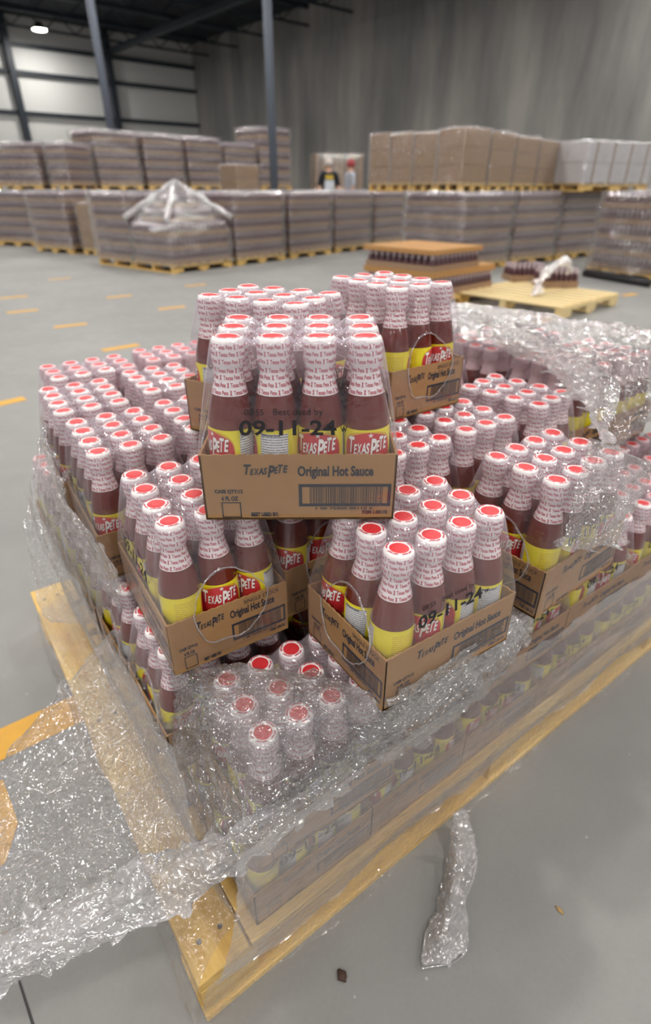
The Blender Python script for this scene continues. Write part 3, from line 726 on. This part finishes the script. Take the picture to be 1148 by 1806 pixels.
# flap hanging off the rear left side
rows = [[at(80, 745, .76), at(95, 830, .74), at(130, 900, .72), at(190, 985, .68), at(215, 1040, .62)],
        [at(62, 790, .62), at(72, 880, .58), at(105, 960, .52), at(165, 1040, .46), at(205, 1090, .46)],
        [at(48, 900, .45), at(52, 985, .36), at(75, 1080, .27), at(120, 1100, .28), at(165, 1095, .34)]]
wrap('left_film_flap', patch(rows, 70, 60, .008, 11, 5, 1.0, .002), stretch)
# crumpled film over the far right end
rows = [[ab(.98, 1.02, .74), ab(1.10, .95, .82), ab(1.28, .90, .82), ab(1.42, .86, .78), ab(1.50, .80, .60)],
        [ab(1.00, .74, .80), ab(1.10, .72, .815), ab(1.28, .70, .82), ab(1.43, .66, .79), ab(1.52, .60, .60)],
        [ab(1.04, .48, .80), ab(1.14, .46, .81), ab(1.30, .44, .82), ab(1.45, .40, .79), ab(1.54, .36, .60)],
        [ab(1.07, .22, .76), ab(1.16, .19, .81), ab(1.30, .18, .82), ab(1.46, .16, .78), ab(1.55, .16, .58)],
        [ab(1.06, .13, .62), ab(1.18, .10, .70), ab(1.32, .08, .70), ab(1.46, .06, .66), ab(1.54, .06, .50)]]
wrap('far_end_film', patch(rows, 120, 120, .012, 14, 6, 1.0, .006), stretch)
# upright sheet behind the far right case, folding down to the band
rows = [[at(905, 590, .86), at(985, 640, .84), at(1075, 700, .82), at(1105, 740, .80)],
        [at(905, 640, .80), at(985, 690, .80), at(1060, 740, .80), at(1110, 780, .78)],
        [at(1000, 770, .83), at(1030, 790, .83), at(1070, 800, .82), at(1120, 820, .78)],
        [at(975, 870, .78), at(1010, 880, .77), at(1050, 880, .75), at(1090, 880, .71)],
        [at(950, 965, .72), at(985, 970, .70), at(1020, 965, .68), at(1060, 945, .66)]]
rows = [[p + Vector((.03, .0, 0)) for p in r] for r in rows]
wrap('upright_film_sheet', patch(rows[2:], 60, 70, .010, 14, 7, 1.5, .004), stretch)
rows = [[at(880, 545, .86), at(960, 590, .86), at(1040, 635, .86), at(1095, 690, .84)], [at(870, 585, .83), at(950, 625, .83), at(1030, 670, .83), at(1085, 735, .82)], [at(900, 620, .80), at(970, 660, .80), at(1030, 720, .80), at(1062, 790, .79)]]
wrap('ridge_film', patch(rows, 80, 40, .018, 13, 8, 1.0, .005), stretch_band, 'bright crumpled ridge of film over the far cases')
# twisted tail hanging from the pallet edge to the floor
rows = [[at(800, 1432, .11), at(792, 1500, .03), at(775, 1590, .012), at(752, 1640, .012), at(744, 1704, .012)],
        [at(812, 1425, .115), at(808, 1500, .045), at(795, 1590, .04), at(785, 1650, .03), at(775, 1700, .015)],
        [at(822, 1428, .11), at(842, 1508, .02), at(822, 1590, .012), at(826, 1660, .010), at(790, 1702, .012)]]
wrap('film_tail', patch(rows, 90, 26, .004, 40, 9, .6, .0015), stretch_band, 'narrow twisted tail of film lying on the floor')
pts = [at(842, 1508, .014), at(836, 1545, .012), at(818, 1595, .010), at(822, 1630, .009), at(824, 1672, .008), at(800, 1697, .008), at(768, 1704, .008), at(744, 1708, .008)]
m = MB(); m.tube([curve_at(pts, k / 60) for k in range(61)], .0012, 6); wrap('rolled_film_edge', m, film_rim)

# ------------------------------------------------------------------ debris
def chip(name, X, Y, sx, sy, sz, c, rz, label, cat):
    m = MB(); m.lathe([(0.15, 0), (.8, .12), (1.0, .45), (.7, .85), (.2, 1.0)], 12)
    m.v = [(v[0] * sx + .15 * sx * noise.noise(Vector(v) * 3), v[1] * sy * (1.2 - .7 * abs(v[0])) + .25 * sy * noise.noise(Vector(v) * 2.3), v[2] * sz) for v in m.v]
    o = link(name, m.mesh(name, [simple(name + '_matter', c, .7)]), loc=at(X, Y, 0), rot=(0, 0, rz)); tag(o, label, cat)
chip('bark_chip', 603, 1722, .011, .0075, .007, (.055, .025, .018), 2.2, 'dark brown bark chip on the floor in front of the pallet', 'bark chip')
chip('dry_seed', 987, 1606, .009, .0035, .003, (.45, .27, .10), 2.2, 'small tan dry seed husk on the bare floor at right', 'seed')

# ------------------------------------------------------------------ background loads
mauve = simple('far_bottle_sauce', (.10, .045, .055), .3); farseal = simple('far_bottle_neck', (.55, .45, .50), .4); fartray = simple('far_tray_board', (.33, .21, .13), .8)
carton = M_card('brown_carton', (.30, .17, .07), (.37, .22, .10)); carton_dark = M_card('dark_brown_carton', (.22, .12, .045), (.28, .16, .06)); white_carton = simple('white_carton', (.62, .60, .62), .6)
orange = M_card('orange_brown_tray', (.42, .21, .07), (.52, .28, .10)); strip_dark = simple('dark_brown_strip', (.09, .05, .025), .8)  # plain dark brown strip up the middle of each dark carton
def layer_mesh(La, Lb, h, sp=.078, tray=fartray, bottle=mauve):
    m = MB(); th = h * .36; m.box((La / 2, Lb / 2, th / 2), (La, Lb, th), 0)
    m.box((La / 2, Lb / 2, h * .45), (La - 2.2 * sp, Lb - 2.2 * sp, h * .88), 1)
    na, nb_ = int(La / sp), int(Lb / sp); sa, sb = La / na, Lb / nb_
    for i in range(na):
        for j in range(nb_):
            if 0 < i < na - 1 and 0 < j < nb_ - 1: continue
            c = ((i + .5) * sa, (j + .5) * sb, 0); r = min(sa, sb) * .48
            m.lathe([(r, th), (r, h * .56), (r * .62, h * .76)], 6, 1, c, cap=False, smooth=False); m.lathe([(r * .66, h * .74), (r * .66, h * .985)], 6, 2, c, smooth=False)
    return m.mesh('case_layer', [tray, bottle, farseal])
def hull_mesh(La, Lb, z0, z1, amp, seed, tent=0.0):
    pts = []; e = .02; per = []
    for k in range(16): per.append((-e + (La + 2 * e) * k / 16, -e))
    for k in range(14): per.append((La + e, -e + (Lb + 2 * e) * k / 14))
    for k in range(16): per.append((La + e - (La + 2 * e) * k / 16, Lb + e))
    for k in range(14): per.append((-e, Lb + e - (Lb + 2 * e) * k / 14))
    N = len(per); vs = []; nz = 12
    for j in range(nz + 1):
        z = z0 + (z1 - z0) * j / nz
        for (x, y) in per:
            q = Vector((x * 3, y * 3, z * 5 + seed)); d = noise.noise(q) * amp + amp * .5 * noise.noise(q * 2.5)
            cx, cy = x - La / 2, y - Lb / 2; s = 1 + d / .6
            if tent and j > 6: s *= 1 - (j - 6) * tent
            vs.append((La / 2 + cx * s, Lb / 2 + cy * s, z + (.02 * noise.noise(q * 2) if j == nz else 0)))
    fs = [(j * N + k, j * N + (k + 1) % N, (j + 1) * N + (k + 1) % N, (j + 1) * N + k) for j in range(nz) for k in range(N)]
    for f in (.66, .33):
        o = len(vs); last = o - N
        for k in range(N):
            v = vs[nz * N + k]; vs.append((La / 2 + (v[0] - La / 2) * f, Lb / 2 + (v[1] - Lb / 2) * f, v[2] + .01))
        fs += [(last + k, last + (k + 1) % N, o + (k + 1) % N, o + k) for k in range(N)]
    fs.append(tuple(range(len(vs) - N, len(vs))))
    m = MB(); m.add(vs, fs, 0, True); return m
_lay = {}
pal_cache = {}
def small_pallet(root, La, Lb, z=0.0):
    key = (La, Lb)
    if key not in pal_cache:
        m = MB(); h = .12; n = 7
        for k in range(n): m.box((.05 + (La - .1) * k / (n - 1), Lb / 2, h - .009), (.1, Lb, .018))
        for k in range(3): 
            y = .03 + (Lb - .06) * k / 2
            for q in (0.08, .5, .92): m.box((La * q, y, .055), (La * .16, .06, .074))
            m.box((La / 2, y, .088), (La, .06, .03))
        for k in range(3): m.box((.05 + (La - .1) * k / 2, Lb / 2, .009), (.1, Lb, .018))
        pal_cache[key] = m.mesh('pallet', [wood])
    link('pallet', pal_cache[key], root, loc=(0, 0, z))
def load(x, y, z, ang, La, Lb, n, h, label, group, kind='bottles', tent=0.0, clear=False, amp=.02, seed=0, pal=True):
    root = empty('wrapped_pallet_load', (x, y, z), R(ang)); tag(root, label, 'pallet load', group)
    z0 = .12 if pal else 0
    if pal: small_pallet(root, La, Lb)
    if kind == 'bottles':
        key = (round(La, 2), round(Lb, 2), h)
        if key not in _lay: _lay[key] = layer_mesh(La - .04, Lb - .04, h)
        for k in range(n):
            inset = 0
            o = link('case_layer', _lay[key], root, loc=(.02, .02, z0 + k * h))
            if tent and k >= n - 2:
                s = .72 if k == n - 2 else .4; o.scale = (s, s, 1); o.location = (La * (1 - s) / 2, Lb * (1 - s) / 2, z0 + k * h)
    else:
        mat = {'brown': carton, 'dark': carton_dark, 'white': white_carton}[kind]
        for k in range(n):
            na, nb_ = max(1, round(La / .42)), max(1, round(Lb / .42)); m = MB()
            for i in range(na):
                for j in range(nb_):
                    m.box((La * (i + .5) / na, Lb * (j + .5) / nb_, h / 2), (La / na - .006, Lb / nb_ - .006, h - .006)); m.box((La * (i + .5) / na, Lb * (j + .5) / nb_, h / 2), (.05, Lb / nb_ - .004, h - .004), 1)
            link('carton_layer', m.mesh('carton_layer', [mat, fartray if kind == 'white' else strip_dark if kind == 'dark' else mat]), root, loc=(0, 0, z0 + k * h))
    m = hull_mesh(La, Lb, z0 - .04 if pal else 0.01, z0 + n * h + .015, amp, seed, tent)
    link('wrap_film', m.mesh('wrap_film', [bgfilm_clear if clear else bgfilm]), root)
    return root
A5 = R(51); a5 = Vector((math.cos(A5), math.sin(A5), 0)); b5 = Vector((-a5.y, a5.x, 0))
GL = 'wrapped pallets of the lower tier'; GU = 'wrapped pallets of the upper tier'
cl = Vector((-2.29, 8.98, 0)); ordn = ['first', 'second', 'third', 'fourth', 'fifth']
for i in range(5):
    for j in range(2):
        p = cl + a5 * (1.33 * i) + b5 * (1.04 * j)
        if i == 0 and j == 0:
            load(p.x, p.y, 0, 51, 1.2, 1.0, 5, .185, 'low pallet load with tent shaped white film peaked on top', None, tent=.085, amp=.05, seed=3)
            rt = bpy.data.objects[COL.objects[-1].name].parent
            apex = Vector((.62, .52, 1.20))
            for k, (cx_, cy_) in enumerate(((-.03, -.03), (1.23, -.03), (1.23, 1.03), (-.03, 1.03))):
                m = MB(); pp = [apex.lerp(Vector((cx_, cy_, .72)), q / 8) + Vector((noise.noise(Vector((q, k, 1))), noise.noise(Vector((q, k, 5))), 0)) * .02 for q in range(9)]
                m.tube(pp, [.045 + .02 * noise.noise(Vector((q * .9, k, 9))) for q in range(9)], 8); link('film_rope', m.mesh('film_rope', [whitefilm]), rt)
        else:
            lab_ = ('wrapped pallet load of stacked trays on the floor, %s right of the tent shaped one' % ordn[i - 1]) if j == 0 else ('wrapped pallet load on the floor behind the tent shaped one' if i == 0 else 'wrapped pallet load of the rear row on the floor, %s from the left' % ordn[i])
            load(p.x, p.y, 0, 51, 1.15, .97, 5, .188, lab_, GL, seed=i * 3 + j)
cu = Vector((-5.25, 15.0, 0)); hs = [1.08, 1.08, 1.08, 1.0, 1.45, 1.0]
for i in range(5):
    p = cu + a5 * (1.33 * i)
    load(p.x, p.y, 0, 51, 1.15, .97, 5, .188, 'wrapped pallet load of the far lower tier, %s from the left' % ordn[i], GL, seed=20 + i)
    hh = hs[i] / 5
    load(p.x, p.y, 1.075, 51, 1.14 if i < 4 else 1.32, 1.0, 5, round(hh, 3), 'wrapped pallet load of the upper tier, %s' % ['leftmost, widest face', 'second from the left', 'third from the left', 'fourth, partly behind a pink carton stack', 'the tallest one beside the workers'][i], GU, seed=40 + i)
# far left group
load(-5.95, 12.55, 0, -34, 1.2, 1.0, 5, .19, 'wrapped pallet load on the floor left of the small half height one', GL, seed=60)
load(-7.45, 13.85, 0, -20, 1.2, 1.0, 5, .19, 'leftmost lower wrapped pallet load, cut by the edge of the photo', GL, seed=61)
load(-8.75, 14.4, 0, -20, 1.2, 1.0, 5, .19, 'wrapped pallet load on the floor beyond the leftmost one', GL, seed=62)
load(-7.45, 14.3, 1.08, -12, 1.25, 1.0, 4, .19, 'upper wrapped pallet load at far left with a bright film rim', GU, seed=63)
load(-8.80, 14.6, 1.08, -12, 1.2, 1.0, 4, .19, 'upper wrapped pallet load cut by the left edge of the photo', GU, seed=64)
load(-6.05, 14.1, 1.08, -12, .5, 1.0, 4, .19, 'narrow upper wrapped load between the far left one and the wide one', GU, seed=65)
load(-6.15, 14.3, 0, -12, 1.0, 1.0, 5, .19, 'lower wrapped pallet load under the narrow upper one', GL, seed=66)
load(-4.72, 11.85, 0, -28, .62, .6, 3, .25, 'small half height wrapped load of brown cartons with shining top', None, kind='brown', seed=67, amp=.03)
load(-1.75, 11.1 + 1.6, 1.07, 45, .55, .55, 2, .22, 'small pinkish carton stack sitting on the lower tier in the middle', None, kind='brown', seed=68, pal=False)
# right hand block
A3 = R(38); a3 = Vector((math.cos(A3), math.sin(A3), 0)); b3 = Vector((-a3.y, a3.x, 0)); cr = Vector((2.05, 9.2, 0))
for i in range(4):
    p = cr + a3 * (1.33 * i)
    load(p.x, p.y, 0, 38, 1.2, 1.25, 5, .19, 'lower wrapped pallet load of the right block, %s from its glittering left corner' % ordn[i], 'lower loads of the right block', seed=80 + i, clear=(i == 0))
ux = Vector((1.99, 9.45, 0)); lab5 = ['first', 'second', 'third', 'fourth', 'fifth']
for i in range(5):
    p = ux + a3 * (.63 * i)
    load(p.x, p.y, 1.07, 38, .58, .49, 3, [.225, .215, .205, .195, .19][i], 'wrapped brown carton load on the right block, %s from the peak going right' % lab5[i], 'brown carton loads', kind='brown', seed=90 + i, amp=.008)
for i in range(3):
    p = ux + b3 * (.51 * (i + 1))
    load(p.x, p.y, 1.07, 38, .60, .48, 3, .215 + .008 * i, 'wrapped brown carton load on the right block, %s from the peak going left' % lab5[i], 'brown carton loads', kind='brown', seed=100 + i, amp=.008)
load(4.18, 10.45, 1.07, 32, 1.85, .75, 2, .29, 'long white carton load with brown marks on top of the right block', None, kind='white', seed=110, amp=.008)
m = MB(); m.box((0, 0, .06), (.14, .14, .12)); o = link('small_carton', m.mesh('small_carton', [orange]), loc=(5.25, 10.95, 1.19), rot=(0, 0, R(32)))
bpy.data.objects.remove(o)
load(-.35, 21.0, 0, 8, 1.6, 1.2, 4, .52, 'dark brown carton stack far behind the two workers', None, kind='dark', seed=111, pal=False)
# far right load with clear film and dark base
r_ = load(3.86, 8.82, .0, 22, 1.6, 1.15, 5, .19, 'glittering clear wrapped load at the right edge showing its bottle rows', None, clear=True, seed=112, amp=.03)
r_.rotation_euler = (0, 0, R(22)); r_.location = (4.30, 7.80, 0)
m = MB(); a, b = Vector((3.80, 8.72, .05)), Vector((4.22, 7.68, .05))
m.tube([a.lerp(b, k / 10) for k in range(11)], .05, 12); o = link('black_film_roll', m.mesh('black_film_roll', [simple('black_plastic', (.012, .012, .014), .3)])); tag(o, 'long black roll lying along the base of the glittering right load', 'roll')

# partly unpacked pallet with orange brown trays
root = empty('tray_stack_load', (1.10, 6.05, 0), R(44)); tag(root, 'open pallet of bottle layers separated by orange brown tray sheets', 'pallet load')
small_pallet(root, 1.25, 1.0)
o = link('case_layer', layer_mesh(1.18, .94, .19), root, loc=(.03, .03, .12))
m = MB(); m.box((.62, .50, .03), (1.2, .96, .06)); ts = m.mesh('tray_sheet', [orange])
m = MB(); m.box((.45, .50, .025), (.9, .96, .045)); ts2 = m.mesh('tray_sheet', [orange])
link('tray_sheet', ts, root, loc=(0, 0, .31)); link('case_layer', layer_mesh(.86, .92, .16), root, loc=(.03, .04, .37)); link('tray_sheet', ts2, root, loc=(.0, 0, .53))

# empty pallet with two packs and a white film bundle
root = empty('wooden_pallet', (2.28, 5.56, 0), R(42)); tag(root, 'bare pale yellow pallet on the open floor at right', 'pallet')
m = MB(); h = .13
pale = (lambda t: t.pbr(t.mix(t.noise(t.scale(t.obj(), (2, 30, 30)), 1.0, 4), (.70, .52, .24), (.90, .74, .42)), .6))(NT('pale_pallet_wood'))
for k in range(8):
    m = MB(); m.box((0, 0, 0), (1.3, .11, .018)); link('deck_board', m.mesh('deck_board', [pale]), root, loc=(.055 + 1.14 * k / 7 + .0, .65, h - .009), rot=(0, 0, math.pi / 2))
for k in range(3):
    m = MB(); y = .03 + 1.24 * k / 2
    for q in (.08, .5, .92): m.box((1.25 * q, y, .055), (.2, .07, .074))
    m.box((.625, y, .1), (1.25, .07, .03)); link('stringer', m.mesh('stringer', [pale]), root)
for k in range(3):
    m = MB(); m.box((0, 0, 0), (1.3, .1, .018)); link('bottom_board', m.mesh('bottom_board', [pale]), root, loc=(.055 + 1.14 * k / 2, .65, .009), rot=(0, 0, math.pi / 2))
pk = layer_mesh(.42, .30, .20, .06)
for (X, Y, rz, l) in ((930, 497, 44, 'low tray of pink capped bottles on the bare pallet, left of the white film'), (985, 508, 40, 'low tray of pink capped bottles on the bare pallet, right of the white film')):
    p = at(X, Y, .13); r2_ = empty('bottle_case', (p.x - .2, p.y - .02, .13), R(rz - 80 + 44)); tag(r2_, l, 'case', 'cases on the bare pallet')
    link('case_layer', pk, r2_)
cpos = at(985, 478, .35)
rows = [[cpos + Vector((-.30, -.30, -.20)), cpos + Vector((-.22, -.20, -.08)), cpos + Vector((-.08, -.08, .02)), cpos + Vector((.06, .0, .08)), cpos + Vector((.16, .05, -.02))],
        [cpos + Vector((-.34, -.22, -.18)), cpos + Vector((-.20, -.10, .0)), cpos + Vector((-.05, .0, .12)), cpos + Vector((.10, .08, .12)), cpos + Vector((.20, .12, .0))],
        [cpos + Vector((-.28, -.16, -.20)), cpos + Vector((-.14, -.04, -.02)), cpos + Vector((.0, .1, .06)), cpos + Vector((.12, .16, .04)), cpos + Vector((.2, .2, -.05))]]
o = link('film_bundle', patch(rows, 50, 30, .04, 7, 12, 1.0, .01).mesh('film_bundle', [whitefilm])); tag(o, 'bunched white plastic film lying over the cases on the bare pallet', 'film bundle')

# ------------------------------------------------------------------ two workers behind the stacks
def skin_body(name, edges_pts, edges, radii, mat, parent, root_i=0, sub=2):
    me = bpy.data.meshes.new(name); me.from_pydata(edges_pts, edges, []); me.update(); o = link(name, me, parent)
    s = o.modifiers.new('skin', 'SKIN'); u = o.modifiers.new('sub', 'SUBSURF'); u.levels = u.render_levels = sub
    sk = me.skin_vertices[0].data if me.skin_vertices else None
    if sk is None:
        return o
    for i, r in enumerate(radii): sk[i].radius = r if isinstance(r, tuple) else (r, r)
    sk[root_i].use_root = True
    me.materials.append(mat); return o
def person(loc, rz, label, top_c, leg_c, hair_c, back=None, hat=None, arm_out=.0):
    root = empty('person', loc, rz); tag(root, label, 'person')
    skin_m = simple('skin', (.55, .32, .23), .5)
    P = [(0, 0, .95), (0, 0, 1.10), (0, 0, 1.30), (0, .01, 1.45), (0, .01, 1.53), (0, 0, 1.62), (0, 0, 1.72),
         (.19, 0, 1.42), (.25, -.02 - arm_out * .2, 1.14), (.24, -.12 - arm_out, .98), (.24, -.17 - arm_out, .92),
         (-.19, 0, 1.42), (-.25, -.02, 1.14), (-.24, -.12, .98), (-.24, -.17, .92),
         (.10, 0, .88), (.11, -.01, .50), (.11, .03, .09), (.11, -.12, .04), (-.10, 0, .88), (-.11, -.01, .50), (-.11, .03, .09), (-.11, -.12, .04)]
    E = [(0, 1), (1, 2), (2, 3), (3, 4), (4, 5), (5, 6), (3, 7), (7, 8), (8, 9), (9, 10), (3, 11), (11, 12), (12, 13), (13, 14), (0, 15), (15, 16), (16, 17), (17, 18), (0, 19), (19, 20), (20, 21), (21, 22)]
    rad = [(.15, .11), (.14, .10), (.17, .11), (.10, .08), .055, (.078, .09), (.07, .08), .06, .045, .035, .03, .06, .045, .035, .03, .085, .06, .045, .04, .085, .06, .045, .04]
    body = skin_body('body', P, E, rad, skin_m, root)
    sh = [P[i] for i in (0, 1, 2, 3, 7, 8, 11, 12)]; shE = [(0, 1), (1, 2), (2, 3), (3, 4), (4, 5), (3, 6), (6, 7)]
    skin_body('shirt', sh, shE, [(.17, .125), (.165, .12), (.19, .125), (.11, .095), .075, .06, .075, .06], simple('shirt_cloth', top_c, .8), root)
    tp = [P[i] for i in (0, 15, 16, 17, 19, 20, 21)]; skin_body('trousers', tp, [(0, 1), (1, 2), (2, 3), (0, 4), (4, 5), (5, 6)], [(.165, .125), .1, .075, .06, .1, .075, .06], simple('trouser_cloth', leg_c, .8), root)
    m = MB(); m.lathe([(.0, -.02), (.085, -.01), (.098, .05), (.09, .11), (.05, .15), (.0, .16)], 20, cap=False); m.v = [(v[0], v[1] * 1.12 + .015, v[2] + 1.615) for v in m.v]
    link('hat' if hat else 'hair', m.mesh('hair', [simple('hair_cloth', hair_c, .8)]), root)
    if back:
        for (z0_, z1_, w_, c) in back:
            m = MB(); n = 10
            vs = []
            for k in range(n + 1):
                a = -w_ + 2 * w_ * k / n; yy = -.138 * math.sqrt(max(0, 1 - (a / .22) ** 2)) - .012
                vs += [(a, yy, z0_), (a, yy, z1_)]
            m.add(vs, [(2 * k, 2 * k + 2, 2 * k + 3, 2 * k + 1) for k in range(n)]); link('shirt_print', m.mesh('shirt_print', [simple('shirt_print', c, .8)]), root)
    return root
person((.08, 16.4, .0), R(8), 'person in black shirt with yellow and white back print, facing away', (.012, .014, .02), (.03, .035, .05), (.62, .55, .52), [(1.31, 1.40, .10, (.6, .42, .05)), (1.08, 1.29, .12, (.62, .65, .72))], hat=True)
person((.66, 17.2, .0), R(-70), 'person in grey shirt and red cap standing at right of the other', (.40, .42, .48), (.05, .06, .09), (.35, .05, .06), None, hat=True)
